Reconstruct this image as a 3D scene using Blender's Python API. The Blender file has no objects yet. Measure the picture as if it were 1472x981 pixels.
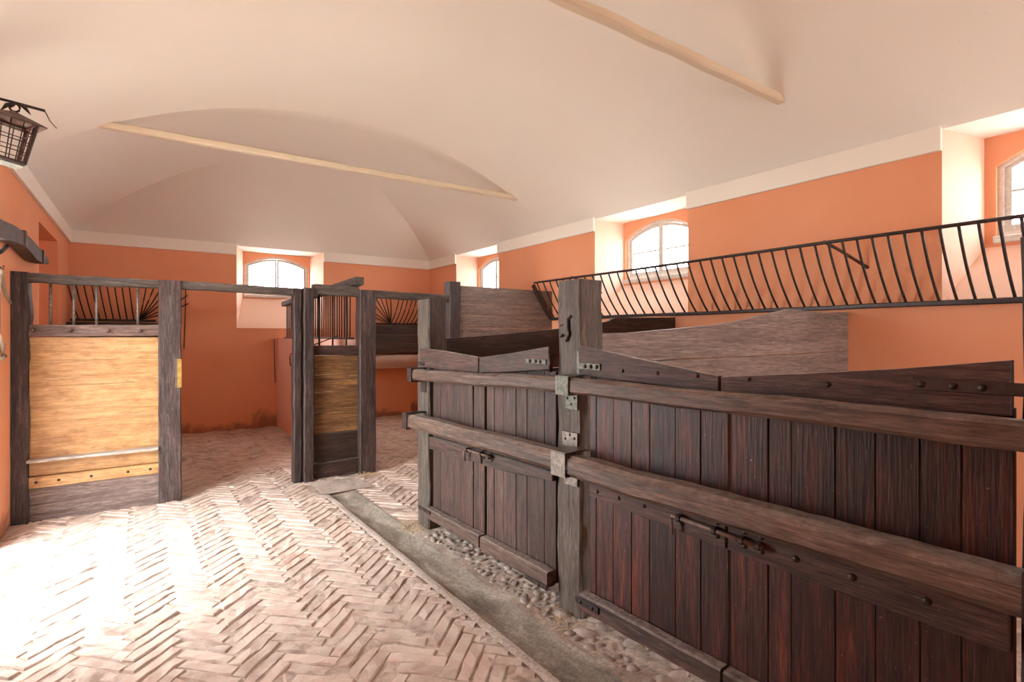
import bpy, math, random
from mathutils import Vector, Matrix, noise as mnoise
random.seed(7)
sc = bpy.context.scene
col = sc.collection
V = Vector

# ------------------------------------------------------------------ camera
FPX, CX, CY, EYE = 765.0, 736.0, 483.0, 1.5
TH = math.atan(526 / 765.0)
cam_d = bpy.data.cameras.new('camera'); cam = bpy.data.objects.new('camera', cam_d); col.objects.link(cam)
cam_d.sensor_width = 36; cam_d.lens = FPX / 1472 * 36
cam_d.shift_y = -(490.5 - CY) / 1472
cam_d.clip_start = .02
cam.location = (0, 0, EYE); cam.rotation_euler = (math.pi / 2, 0, -TH)
sc.camera = cam

# ------------------------------------------------------------------ world: bright overcast sky
SKY = 7.0
world = bpy.data.worlds.new('overcast_sky'); sc.world = world; world.use_nodes = True
bg = world.node_tree.nodes['Background']; bg.inputs[0].default_value = (.94, .985, 1.02, 1); bg.inputs[1].default_value = SKY
vs = sc.view_settings
vs.view_transform = 'Standard'; vs.look = 'None'; vs.gamma = 1; vs.use_curve_mapping = False; vs.exposure = 1.66
sc.cycles.max_bounces = 14; sc.cycles.diffuse_bounces = 10; sc.cycles.glossy_bounces = 4
sc.cycles.transparent_max_bounces = 12
sc.cycles.sample_clamp_indirect = 12
sc.cycles.use_denoising = True

# ------------------------------------------------------------------ room numbers (metres)
XL, XR, YB, YF = -.88, 4.60, 9.55, -3.2
ZC0, ZC1 = 2.80, 2.95          # cornice
XC = (XL + XR) / 2; HW = (XR - XL) / 2
TIES = [5.79, 2.216, -1.358]; ZT = 3.30
YP = 5.68                      # far partition line
AD = math.radians(3.0)
D = V((-math.sin(AD), math.cos(AD), 0)); N = V((-math.cos(AD), -math.sin(AD), 0)); Z = V((0, 0, 1))
G0 = V((1.88, 2.08, 0))
def S(s, off, z): return G0 + D * s + N * off + Z * z      # stall-front frame
def ray(x, y):
    F = V((math.sin(TH), math.cos(TH), 0)); R = V((math.cos(TH), -math.sin(TH), 0))
    return F + R * ((x - CX) / FPX) - Z * ((y - CY) / FPX)
def on_x(x, y, X): d = ray(x, y); return V((0, 0, EYE)) + d * (X / d.x)
def on_y(x, y, Y): d = ray(x, y); return V((0, 0, EYE)) + d * (Y / d.y)
def depth(p): return p.x * math.sin(TH) + p.y * math.cos(TH)

# ------------------------------------------------------------------ light portals in the real openings
def portal(name, loc, rot, sx, sy):
    l = bpy.data.lights.new(name, 'AREA'); l.shape = 'RECTANGLE'; l.size = sx; l.size_y = sy; l.cycles.is_portal = True
    o = bpy.data.objects.new(name, l); col.objects.link(o); o.location = loc; o.rotation_euler = rot

# ------------------------------------------------------------------ materials
def newmat(name):
    m = bpy.data.materials.new(name); m.use_nodes = True
    nt = m.node_tree; b = nt.nodes['Principled BSDF']
    return m, nt, b
def nd(nt, t, **kw):
    n = nt.nodes.new(t)
    for k, v in kw.items(): setattr(n, k, v)
    return n
def ramp(nt, stops):
    r = nd(nt, 'ShaderNodeValToRGB'); e = r.color_ramp.elements
    while len(e) < len(stops): e.new(.5)
    for i, (p, c) in enumerate(stops):
        e[i].position = p; e[i].color = (*c, 1) if len(c) == 3 else c
    return r
def grey(v): return (v, v, v)
def noise(nt, vec, scale, detail=4, rough=.55, dist=0):
    n = nd(nt, 'ShaderNodeTexNoise'); n.inputs['Scale'].default_value = scale; n.inputs['Detail'].default_value = detail
    n.inputs['Roughness'].default_value = rough; n.inputs['Distortion'].default_value = dist
    if vec is not None: nt.links.new(vec, n.inputs['Vector'])
    return n
def mix(nt, a, b, fac, mode='MIX'):
    m = nd(nt, 'ShaderNodeMix', data_type='RGBA', blend_type=mode)
    for s, v in ((6, a), (7, b), (0, fac)):
        if isinstance(v, (int, float)): m.inputs[s].default_value = v
        elif isinstance(v, tuple): m.inputs[s].default_value = (*v, 1)
        else: nt.links.new(v, m.inputs[s])
    return m.outputs[2]
def bump(nt, b, h, strength, dist=.01):
    n = nd(nt, 'ShaderNodeBump'); n.inputs['Strength'].default_value = strength; n.inputs['Distance'].default_value = dist
    nt.links.new(h, n.inputs['Height']); nt.links.new(n.outputs[0], b.inputs['Normal'])

def wood(name, c0, c1, c2, dust=.25, dustcol=(.30, .26, .22), rough=.62, var=.35, blotch=None, flecks=0, grain=.8, spec=.35, k=1.0, cracks=.9, bscale=3.2, specks=.5, top=.6, fine=.75):
    c0, c1, c2 = [tuple(q * k for q in c) for c in (c0, c1, c2)]; dustcol = tuple(q * (k + 1) / 2 for q in dustcol)
    m, nt, b = newmat(name); L = nt.links.new
    tc = nd(nt, 'ShaderNodeTexCoord'); oi = nd(nt, 'ShaderNodeObjectInfo')
    sh = nd(nt, 'ShaderNodeVectorMath', operation='SCALE'); sh.inputs[0].default_value = (7, 13, 5)
    L(oi.outputs['Random'], sh.inputs['Scale'])
    ad = nd(nt, 'ShaderNodeVectorMath', operation='ADD'); L(tc.outputs['Object'], ad.inputs[0]); L(sh.outputs[0], ad.inputs[1])
    mp = nd(nt, 'ShaderNodeMapping'); L(ad.outputs[0], mp.inputs[0]); mp.inputs['Scale'].default_value = (1.1, 13, 13)
    mf = nd(nt, 'ShaderNodeMapping'); L(ad.outputs[0], mf.inputs[0]); mf.inputs['Scale'].default_value = (5, 95, 95)
    n1 = noise(nt, mp.outputs[0], 1.6, 6, .6, .8)
    r1 = ramp(nt, [(.28, c0), (.5, c1), (.72, c2)]); L(n1.outputs[0], r1.inputs[0])
    n2 = noise(nt, mf.outputs[0], 1.0, 5, .6, .3)
    r2 = ramp(nt, [(.34, grey(.42)), (.62, grey(1.1))]); L(n2.outputs[0], r2.inputs[0])
    c = mix(nt, r1.outputs[0], r2.outputs[0], grain, 'MULTIPLY')
    if blotch:
        mb = nd(nt, 'ShaderNodeMapping'); L(ad.outputs[0], mb.inputs[0]); mb.inputs['Scale'].default_value = (1, 2.2, 2.2)
        nb = noise(nt, mb.outputs[0], bscale, 9, .72, .3); rb = ramp(nt, [(.45, grey(0)), (.68, grey(.85))]); L(nb.outputs[0], rb.inputs[0])
        c = mix(nt, c, blotch, rb.outputs[0])
    n3 = noise(nt, mp.outputs[0], 4, 9, .78); r3 = ramp(nt, [(.50, grey(0)), (.72, grey(dust))]); L(n3.outputs[0], r3.inputs[0])
    c = mix(nt, c, dustcol, r3.outputs[0])
    if flecks:
        nf = noise(nt, mp.outputs[0], 11, 8, .75, .2); rf = ramp(nt, [(.64, grey(0)), (.70, grey(flecks))]); L(nf.outputs[0], rf.inputs[0])
        c = mix(nt, c, (.62, .58, .54), rf.outputs[0])
    mc = nd(nt, 'ShaderNodeMapping'); L(ad.outputs[0], mc.inputs[0]); mc.inputs['Scale'].default_value = (.9, 42, 42)
    nc = noise(nt, mc.outputs[0], 1.0, 3, .5, .6); rc = ramp(nt, [(.27, grey(.28)), (.335, grey(1))]); L(nc.outputs[0], rc.inputs[0])
    c = mix(nt, c, rc.outputs[0], cracks, 'MULTIPLY')
    mh = nd(nt, 'ShaderNodeMapping'); L(ad.outputs[0], mh.inputs[0]); mh.inputs['Scale'].default_value = (14, 230, 230)
    nh = noise(nt, mh.outputs[0], 1.0, 3, .6); rh = ramp(nt, [(.36, grey(.45)), (.60, grey(1.25))]); L(nh.outputs[0], rh.inputs[0])
    c = mix(nt, c, rh.outputs[0], fine, 'MULTIPLY')
    ns = noise(nt, ad.outputs[0], 75, 4, .6); rs = ramp(nt, [(.70, grey(0)), (.75, grey(specks))]); L(ns.outputs[0], rs.inputs[0])
    c = mix(nt, c, (.55, .50, .45), rs.outputs[0])
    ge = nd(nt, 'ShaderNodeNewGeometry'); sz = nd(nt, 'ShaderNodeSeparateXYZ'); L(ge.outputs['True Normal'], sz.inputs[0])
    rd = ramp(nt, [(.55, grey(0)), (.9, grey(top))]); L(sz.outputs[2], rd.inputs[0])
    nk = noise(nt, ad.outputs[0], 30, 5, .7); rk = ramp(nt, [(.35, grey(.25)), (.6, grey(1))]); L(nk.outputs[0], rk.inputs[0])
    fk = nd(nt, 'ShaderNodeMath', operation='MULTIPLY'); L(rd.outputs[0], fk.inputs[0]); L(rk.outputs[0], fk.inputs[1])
    c = mix(nt, c, (.52, .47, .42), fk.outputs[0])  # paler upward faces: settled dust plus window glint painted into the colour
    hs = nd(nt, 'ShaderNodeHueSaturation'); L(c, hs.inputs['Color'])
    mr = nd(nt, 'ShaderNodeMapRange'); mr.inputs[3].default_value = 1 - var; mr.inputs[4].default_value = 1 + var
    L(oi.outputs['Random'], mr.inputs[0]); L(mr.outputs[0], hs.inputs['Value'])
    L(hs.outputs[0], b.inputs['Base Color']); b.inputs['Roughness'].default_value = rough
    b.inputs['Specular IOR Level'].default_value = spec
    bump(nt, b, n2.outputs[0], .45, .006)
    return m
M = {}
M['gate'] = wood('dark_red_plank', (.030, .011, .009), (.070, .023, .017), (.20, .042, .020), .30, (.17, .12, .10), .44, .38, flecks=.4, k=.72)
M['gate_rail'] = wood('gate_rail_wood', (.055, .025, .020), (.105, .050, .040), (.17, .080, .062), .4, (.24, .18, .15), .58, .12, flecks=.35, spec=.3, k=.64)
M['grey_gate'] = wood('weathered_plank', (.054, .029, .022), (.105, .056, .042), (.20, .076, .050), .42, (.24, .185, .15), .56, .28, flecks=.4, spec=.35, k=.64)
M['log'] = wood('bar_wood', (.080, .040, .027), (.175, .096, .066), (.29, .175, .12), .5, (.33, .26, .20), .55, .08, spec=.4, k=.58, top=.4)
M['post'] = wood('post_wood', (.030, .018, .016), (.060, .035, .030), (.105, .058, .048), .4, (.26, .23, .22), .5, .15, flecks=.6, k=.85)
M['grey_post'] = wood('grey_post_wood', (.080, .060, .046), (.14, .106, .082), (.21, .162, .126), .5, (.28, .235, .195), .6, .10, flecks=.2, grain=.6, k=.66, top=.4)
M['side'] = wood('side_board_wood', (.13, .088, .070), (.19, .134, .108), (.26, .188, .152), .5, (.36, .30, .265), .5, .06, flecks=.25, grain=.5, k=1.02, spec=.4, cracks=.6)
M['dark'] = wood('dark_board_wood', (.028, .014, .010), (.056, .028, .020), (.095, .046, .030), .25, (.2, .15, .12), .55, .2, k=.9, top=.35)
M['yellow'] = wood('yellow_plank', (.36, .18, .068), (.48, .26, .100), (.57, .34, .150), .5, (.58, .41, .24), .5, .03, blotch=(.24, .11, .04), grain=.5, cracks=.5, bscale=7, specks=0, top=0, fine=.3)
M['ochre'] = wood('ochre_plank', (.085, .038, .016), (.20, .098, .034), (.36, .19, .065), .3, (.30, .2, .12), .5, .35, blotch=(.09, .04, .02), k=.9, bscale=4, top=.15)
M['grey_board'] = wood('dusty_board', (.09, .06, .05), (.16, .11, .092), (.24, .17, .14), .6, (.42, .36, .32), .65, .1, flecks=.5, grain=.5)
M['lit_ledge'] = wood('lit_ledge_wood', (.36, .29, .25), (.50, .42, .36), (.62, .54, .48), .6, (.66, .60, .55), .6, .1)  # ledge wood lightened in colour to carry the daylight on its top
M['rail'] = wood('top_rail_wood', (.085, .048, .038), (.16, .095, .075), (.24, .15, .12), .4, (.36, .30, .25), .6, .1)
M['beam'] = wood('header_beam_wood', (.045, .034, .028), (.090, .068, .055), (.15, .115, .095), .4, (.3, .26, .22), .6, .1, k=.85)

def plaster(name, c, c2, stains=None, bumps=.25, var=.5):
    m, nt, b = newmat(name); L = nt.links.new
    g = nd(nt, 'ShaderNodeNewGeometry'); p = g.outputs['Position']
    n1 = noise(nt, p, 1.1, 5, .6, .3); r1 = ramp(nt, [(.35, grey(0)), (.7, grey(var))]); L(n1.outputs[0], r1.inputs[0])
    cc = mix(nt, c, c2, r1.outputs[0])
    n2 = noise(nt, p, 26, 6, .7); r2 = ramp(nt, [(.66, grey(0)), (.78, grey(.45))]); L(n2.outputs[0], r2.inputs[0])
    cc = mix(nt, cc, tuple(x * .55 for x in c), r2.outputs[0])
    if stains:
        n3 = noise(nt, p, 2.3, 7, .65, .5)
        sx = nd(nt, 'ShaderNodeSeparateXYZ'); L(p, sx.inputs[0])
        mr = nd(nt, 'ShaderNodeMapRange'); mr.inputs[1].default_value = .02; mr.inputs[2].default_value = .42; mr.inputs[3].default_value = .30; mr.inputs[4].default_value = -.12
        L(sx.outputs[2], mr.inputs[0])
        a = nd(nt, 'ShaderNodeMath', operation='ADD'); L(n3.outputs[0], a.inputs[0]); L(mr.outputs[0], a.inputs[1])
        r3 = ramp(nt, [(.66, grey(0)), (.80, grey(.8))]); L(a.outputs[0], r3.inputs[0])
        cc = mix(nt, cc, stains, r3.outputs[0])
    L(cc, b.inputs['Base Color']); b.inputs['Roughness'].default_value = .9; b.inputs['Specular IOR Level'].default_value = .15
    nb = noise(nt, p, 9, 8, .7); bump(nt, b, nb.outputs[0], bumps, .012)
    return m
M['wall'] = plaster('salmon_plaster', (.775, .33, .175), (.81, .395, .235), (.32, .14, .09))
M['reveal'] = plaster('glow_lit_reveal_plaster', (.90, .62, .48), (.94, .74, .62))  # pink reveal plaster, colour lightened to carry the window glow
M['pink'] = plaster('pink_plaster', (.84, .50, .39), (.88, .58, .48))
M['white'] = plaster('white_plaster', (.90, .87, .82), (.86, .82, .76), None, .12)
M['ceiling'] = plaster('ceiling_plaster', (.83, .80, .725), (.79, .755, .68), None, .10)
M['cornice'] = plaster('cornice_plaster', (.86, .81, .72), (.82, .76, .66), None, .10)
M['tie'] = plaster('tie_plaster', (.72, .63, .48), (.60, .50, .36), None, .3)

def simple(name, c, rough=.6, metal=0, c2=None, scale=30):
    m, nt, b = newmat(name); L = nt.links.new
    if c2:
        tc = nd(nt, 'ShaderNodeNewGeometry'); n = noise(nt, tc.outputs['Position'], scale, 6, .7)
        r = ramp(nt, [(.38, c), (.66, c2)]); L(n.outputs[0], r.inputs[0]); L(r.outputs[0], b.inputs['Base Color'])
        bump(nt, b, n.outputs[0], .3, .003)
    else: b.inputs['Base Color'].default_value = (*c, 1)
    b.inputs['Roughness'].default_value = rough; b.inputs['Metallic'].default_value = metal
    return m
M['iron'] = simple('black_iron', (.022, .014, .012), .45, .3, (.055, .034, .028))
M['rust'] = simple('rusty_iron', (.10, .060, .045), .6, .3, (.20, .13, .095))
M['patina'] = simple('green_grey_iron', (.07, .075, .06), .6, .3, (.20, .205, .17), 45)
M['galv'] = simple('grey_iron', (.09, .075, .062), .45, .4, (.22, .185, .155), 40)
M['brass'] = simple('brass', (.45, .28, .07), .4, .8, (.60, .42, .14))
M['frame'] = simple('window_paint', (.74, .69, .62), .7, 0, (.58, .52, .45), 30)
M['sash'] = simple('sash_paint', (.66, .61, .55), .7, 0, (.50, .45, .39), 40)
M['bar'] = simple('glazing_bar_paint', (.42, .40, .38), .6)
M['rope'] = simple('rope_fibre', (.22, .17, .11), .9, 0, (.32, .26, .19), 120)
M['manger'] = simple('glazed_manger', (.62, .50, .42), .35, 0, (.72, .62, .54), 8)
M['hole'] = simple('carved_crack', (.008, .005, .004), .9)
M['earth'] = simple('stall_earth', (.24, .17, .13), .95, 0, (.36, .27, .21), 6)
M['gravel'] = simple('pale_gravel', (.50, .46, .40), .95, 0, (.62, .58, .52), 5)
# dusty pane: mostly clear, a little white dust
def pane_mat(name='dusty_pane', dust=.15):
    m, nt, b = newmat(name); L = nt.links.new
    tr = nd(nt, 'ShaderNodeBsdfTransparent'); tl = nd(nt, 'ShaderNodeBsdfTranslucent'); gl = nd(nt, 'ShaderNodeBsdfGlossy')
    tl.inputs[0].default_value = (.9, .9, .9, 1); gl.inputs['Roughness'].default_value = .05
    a = nd(nt, 'ShaderNodeMixShader'); a.inputs[0].default_value = dust; L(tr.outputs[0], a.inputs[1]); L(tl.outputs[0], a.inputs[2])
    c = nd(nt, 'ShaderNodeMixShader'); c.inputs[0].default_value = .05; L(a.outputs[0], c.inputs[1]); L(gl.outputs[0], c.inputs[2])
    L(c.outputs[0], nt.nodes['Material Output'].inputs[0]); nt.nodes.remove(b); return m
M['pane'] = pane_mat('dusty_pane', .10); M['clear'] = pane_mat('clear_pane', .02)
def brick_mat(name, per_obj):
    m, nt, b = newmat(name); L = nt.links.new
    g = nd(nt, 'ShaderNodeNewGeometry'); p = g.outputs['Position']
    n0 = noise(nt, p, 2.0, 4, .6); r0 = ramp(nt, [(.3, (.49, .335, .265)), (.55, (.59, .455, .38)), (.75, (.63, .515, .435))]); L(n0.outputs[0], r0.inputs[0])
    if per_obj: rnd = nd(nt, 'ShaderNodeObjectInfo').outputs['Random']
    else: rnd = g.outputs['Random Per Island']
    mr = nd(nt, 'ShaderNodeMapRange'); mr.inputs[3].default_value = .80; mr.inputs[4].default_value = 1.14; L(rnd, mr.inputs[0])
    hs = nd(nt, 'ShaderNodeHueSaturation'); L(r0.outputs[0], hs.inputs['Color']); L(mr.outputs[0], hs.inputs['Value'])
    n1 = noise(nt, p, 7, 8, .7, .3); r1 = ramp(nt, [(.40, grey(0)), (.62, grey(.8))]); L(n1.outputs[0], r1.inputs[0])
    c = mix(nt, hs.outputs[0], (.66, .575, .495), r1.outputs[0])
    n2 = noise(nt, p, 60, 6, .75); r2 = ramp(nt, [(.60, grey(0)), (.72, grey(.55))]); L(n2.outputs[0], r2.inputs[0])
    c = mix(nt, c, (.28, .17, .12), r2.outputs[0])
    L(c, b.inputs['Base Color']); b.inputs['Roughness'].default_value = .9; b.inputs['Specular IOR Level'].default_value = .2
    nb = noise(nt, p, 45, 8, .75); bump(nt, b, nb.outputs[0], .7, .012); return m
M['brick'] = brick_mat('dusty_brick', True); M['brick_field'] = brick_mat('dusty_brick_field', False)
M['mortar'] = simple('joint_dust', (.27, .19, .15), .95, 0, (.58, .48, .40), 10)
def patchy(name, a, b, c):
    m, nt, bs = newmat(name); L = nt.links.new; p = nd(nt, 'ShaderNodeNewGeometry').outputs['Position']
    mp = nd(nt, 'ShaderNodeMapping'); L(p, mp.inputs[0]); mp.inputs['Scale'].default_value = (2.6, 1, 1)
    n1 = noise(nt, mp.outputs[0], 2.4, 9, .7, .5); r1 = ramp(nt, [(.34, a), (.52, b), (.68, c)]); L(n1.outputs[0], r1.inputs[0])
    n2 = noise(nt, p, 55, 6, .8); r2 = ramp(nt, [(.40, grey(.55)), (.62, grey(1.2))]); L(n2.outputs[0], r2.inputs[0])
    L(mix(nt, r1.outputs[0], r2.outputs[0], .8, 'MULTIPLY'), bs.inputs['Base Color']); bs.inputs['Roughness'].default_value = .85
    bump(nt, bs, n2.outputs[0], .5, .006); return m
M['concrete'] = patchy('gutter_concrete', (.155, .132, .10), (.30, .26, .208), (.53, .47, .39))
M['kerb'] = patchy('kerb_concrete', (.40, .33, .27), (.58, .50, .43), (.66, .58, .50))
M['slab'] = patchy('slab_concrete', (.40, .33, .28), (.54, .455, .385), (.62, .54, .46))
M['cobble_bed'] = patchy('cobble_mortar', (.28, .22, .17), (.46, .385, .315), (.62, .54, .46))
M['cobble'] = simple('river_cobble', (.22, .18, .16), .7, 0, (.46, .39, .33), 7)

# ------------------------------------------------------------------ object helpers
WM = {}
def wm(o): return WM.get(o, Matrix.Identity(4))
def link(name, me, parent=None, W=None):
    o = bpy.data.objects.new(name, me); col.objects.link(o)
    W = W or Matrix.Identity(4); WM[o] = W
    if parent: o.parent = parent; o.matrix_basis = wm(parent).inverted() @ W
    else: o.matrix_basis = W
    return o
def mesh(name, vs, fs, mat, smooth=False):
    me = bpy.data.meshes.new(name); me.from_pydata([tuple(v) for v in vs], [], fs); me.update()
    mats = mat if isinstance(mat, list) else [mat]
    for q in mats: me.materials.append(M[q] if isinstance(q, str) else q)
    if smooth: me.polygons.foreach_set('use_smooth', [True] * len(me.polygons))
    return me
def obj(name, vs, fs, mat, parent=None, W=None, smooth=False):
    return link(name, mesh(name, vs, fs, mat, smooth), parent, W)
def tag(o, label, cat, group=None):
    o['label'] = label; o['category'] = cat
    if group: o['group'] = group
    return o
def thing(name, loc, label, cat, group=None):
    o = link(name, None, None, Matrix.Translation(V(loc))); o.empty_display_size = .1
    return tag(o, label, cat, group)
def struct(o): o['kind'] = 'structure'; return o
def basis(p, x, y, z):
    return Matrix(((x.x, y.x, z.x, p.x), (x.y, y.y, z.y, p.y), (x.z, y.z, z.z, p.z), (0, 0, 0, 1)))
def frame_from(p0, p1, up=Z):
    x = (p1 - p0).normalized(); y = up.cross(x)
    if y.length < 1e-4: y = V((0, 1, 0)).cross(x)
    y.normalize(); z = x.cross(y); return basis(p0, x, y, z), (p1 - p0).length
def beam(name, p0, p1, w, h, mat, parent=None, up=Z, seg=1, wob=0., bev=.006, tw=0., rnd=0., smooth=False, low=0.):
    """rectangular timber from p0 to p1; w across, h along 'up'; chamfered; optional rough-hewn wobble"""
    p0, p1 = V(p0), V(p1); W, L = frame_from(p0, p1, V(up)); vs = []; fs = []
    for i in range(seg + 1):
        t = i / seg; oy, oz = (random.gauss(0, wob), random.gauss(0, wob)) if 0 < i < seg else (0, 0)
        a = w / 2 * (1 + tw * (t - .5)) + random.gauss(0, wob * .5); b = h / 2 * (1 + tw * (t - .5)) + random.gauss(0, wob * .5); c = min(bev, a * .9, b * .9)
        for y, z in ((-a + c, -b), (a - c, -b), (a, -b + c), (a, b - c), (a - c, b), (-a + c, b), (-a, b - c), (-a, -b + c)):
            vs.append((L * t, y + oy + random.gauss(0, rnd), z + oz + random.gauss(0, rnd)))
    for i in range(seg):
        for k in range(8): j = (k + 1) % 8; fs.append((i * 8 + k, i * 8 + j, i * 8 + 8 + j, i * 8 + 8 + k)[::-1])
    fs.append(tuple(range(8))); fs.append(tuple(range(seg * 8 + 7, seg * 8 - 1, -1)))
    if low:
        ph = random.random() * 50
        vs = [(x, y + low * mnoise.noise(V((x * 2.2 + ph, 0, 0))), z + low * mnoise.noise(V((x * 2.2 + ph, 7, 0))) + low * .35 * mnoise.noise(V((x * 9 + ph, y * 30, z * 30)))) for x, y, z in vs]
    return obj(name, vs, fs, mat, parent, W, smooth)
def prism(name, pts, o, u, v, w, t, mat, parent=None):
    """2-D outline pts in axes u,v extruded from o along w by t (local x = u)"""
    n = len(pts); A = sum(pts[i][0] * pts[(i + 1) % n][1] - pts[(i + 1) % n][0] * pts[i][1] for i in range(n))
    if A < 0: pts = pts[::-1]
    c = min(.005, t * .3)
    cx = sum(p[0] for p in pts) / n; cy = sum(p[1] for p in pts) / n
    def ins(p): d = V((cx - p[0], cy - p[1])); d = d.normalized() * c if d.length else d; return (p[0] + d.x, p[1] + d.y)
    vs = [(*ins(p), 0) for p in pts] + [(*p, c) for p in pts] + [(*p, t - c) for p in pts] + [(*ins(p), t) for p in pts]
    fs = [tuple(range(n - 1, -1, -1)), tuple(range(3 * n, 4 * n))]
    for r in range(3):
        for k in range(n): j = (k + 1) % n; fs.append((r * n + k, r * n + j, r * n + n + j, r * n + n + k))
    if u.cross(v).dot(w) < 0: fs = [f[::-1] for f in fs]
    return obj(name, vs, fs, mat, parent, basis(V(o), u, v, w))
def tube(name, pts, r, mat, parent=None, n=7, taper=None, smooth=True):
    pts = [V(p) for p in pts]; vs = []; fs = []; m = len(pts)
    for i, p in enumerate(pts):
        d = (pts[min(i + 1, m - 1)] - pts[max(i - 1, 0)]).normalized()
        a = d.cross(Z if abs(d.z) < .9 else V((1, 0, 0))).normalized(); b = d.cross(a)
        rr = r if taper is None else taper[i]
        for k in range(n): q = 2 * math.pi * k / n; vs.append(p + (a * math.cos(q) + b * math.sin(q)) * rr - pts[0])
    for i in range(m - 1):
        for k in range(n): j = (k + 1) % n; fs.append((i * n + k, i * n + j, i * n + n + j, i * n + n + k))
    fs.append(tuple(range(n - 1, -1, -1))); fs.append(tuple(range((m - 1) * n, m * n)))
    return obj(name, vs, fs, mat, parent, Matrix.Translation(pts[0]), smooth)
def make_bolt():
    vs = [(0, 0, 1)]; fs = []
    for r, z in ((.55, .8), (1, .25), (1.05, 0)):
        for k in range(8): a = k * math.pi / 4; vs.append((r * math.cos(a), r * math.sin(a), z))
    for k in range(8):
        j = (k + 1) % 8; fs.append((0, 1 + k, 1 + j))
        for q in (0, 1): fs.append((1 + q * 8 + k, 9 + q * 8 + k, 9 + q * 8 + j, 1 + q * 8 + j))
    return mesh('bolt', vs, fs, 'iron', True)
BOLT = make_bolt()
def bolt(p, nrm, r, parent, name='bolt'):
    nrm = V(nrm).normalized(); x = nrm.orthogonal().normalized(); y = nrm.cross(x)
    return link(name, BOLT, parent, basis(V(p), x * r, y * r, nrm * r * .8))

# ------------------------------------------------------------------ vault
def P(d):
    t = max(0., 1 - d / HW); return ZC1 + .90 * (1 - t ** 2.2)
def wgt(d): s = d / HW; return math.sin(math.pi * min(1, s ** .6)) ** 1.0 * .9 + .06 * s
def bulge(y, d, last=False):
    best = min(abs(y - t) for t in TIES); return .042 * wgt(d) * (1 - math.exp(-best / .45))
def build_ceiling():
    vs, fs = [], []
    def patch(fn, nu, nv):
        b = len(vs)
        for i in range(nu + 1):
            for j in range(nv + 1): vs.append(fn(i / nu, j / nv))
        for i in range(nu):
            for j in range(nv): a = b + i * (nv + 1) + j; fs.append((a, a + 1, a + nv + 2, a + nv + 1))
    ys = [YF - .3, TIES[2], TIES[1], TIES[0]]
    for y0, y1 in zip(ys, ys[1:]):
        def f(u, v, y0=y0, y1=y1):
            x = XL + 2 * HW * u; d = min(x - XL, XR - x); y = y0 + (y1 - y0) * v; return (x, y, P(d) + bulge(y, d))
        patch(f, 60, 28)
    for sgn in (-1, 1):
        def f(u, v, sgn=sgn):
            d = HW * u; y = TIES[0] + (YB - d - TIES[0]) * v; return (XC + sgn * (HW - d), y, P(d) + bulge(y, d))
        patch(f, 30, 28)
    def f(u, v):
        d = HW * u; return (XL + d + (2 * HW - 2 * d) * v, YB - d, P(d) + bulge(YB - d, d))
    patch(f, 30, 40)
    struct(obj('ceiling', vs, fs, 'ceiling', None, None, True))
build_ceiling()

# ------------------------------------------------------------------ walls with openings
def wall(name, o, u, length, z1, holes, mat, nrm):
    """holes: (a0,a1,z0,z1) along u"""
    us = sorted({0, length, *[h[0] for h in holes], *[h[1] for h in holes]})
    zs = sorted({-.06, z1, *[(h[2] or -.06) for h in holes], *[h[3] for h in holes]})
    vs, fs = [], []
    for i in range(len(us) - 1):
        for j in range(len(zs) - 1):
            cu, cz = (us[i] + us[i + 1]) / 2, (zs[j] + zs[j + 1]) / 2
            if any(h[0] < cu < h[1] and h[2] < cz < h[3] for h in holes): continue
            b = len(vs)
            for a, z in ((us[i], zs[j]), (us[i + 1], zs[j]), (us[i + 1], zs[j + 1]), (us[i], zs[j + 1])): vs.append(V(o) + u * a + Z * z)
            f = (b, b + 1, b + 2, b + 3)
            if (vs[b + 1] - vs[b]).cross(vs[b + 3] - vs[b]).dot(nrm) < 0: f = f[::-1]
            fs.append(f)
    return struct(obj(name, vs, fs, mat))
X1, Y1 = V((1, 0, 0)), V((0, 1, 0))
WY = [(3.49, 4.87), (7.06, 8.46), (-.08, 1.367)]
ZS, ZL = 1.71, ZC1
wr = wall('wall_right', (XR, YF, 0), Y1, YB - YF, ZC1, [(a - YF, b - YF, ZS, ZL) for a, b in WY], 'wall', V((-1, 0, 0)))
BX = (1.197, 2.56); BZS, BZL = 1.625, ZC1
wb = wall('wall_back', (XL, YB, 0), X1, XR - XL, ZC1, [(BX[0] - XL, BX[1] - XL, BZS, BZL)], 'wall', V((0, -1, 0)))
DOOR = (3.45, 5.08, 2.45); NICHE = (7.04, 8.42, 2.64)
wl = wall('wall_left', (XL, YF, 0), Y1, YB - YF, ZC1, [(DOOR[0] - YF, DOOR[1] - YF, 0, DOOR[2]), (NICHE[0] - YF, NICHE[1] - YF, 0, NICHE[2])], 'wall', V((1, 0, 0)))
FD = (2.5, 3.9, 2.3)
wf = wall('wall_front', (XL, YF, 0), X1, XR - XL, 4.1, [(FD[0] - XL, FD[1] - XL, 0, FD[2])], 'wall', V((0, 1, 0)))
def reveal(name, parent, o, u, w, a0, a1, z0, z1, dep, mats=('reveal', 'white')):
    """plain straight reveal of an opening down to z0, closed=False"""
    o = V(o); q = lambda a, d, z: o + u * a + w * d + Z * z
    vs = [q(a0, 0, z0), q(a0, dep, z0), q(a0, dep, z1), q(a0, 0, z1), q(a1, 0, z0), q(a1, dep, z0), q(a1, dep, z1), q(a1, 0, z1)]
    me = mesh(name, vs, [(0, 1, 2, 3), (4, 7, 6, 5), (3, 2, 6, 7)], list(mats)); me.polygons[2].material_index = 1
    return link(name, me, parent)
reveal('door_reveal', wl, (XL, 0, 0), Y1, V((-1, 0, 0)), DOOR[0], DOOR[1], 0, DOOR[2], .35)
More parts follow.
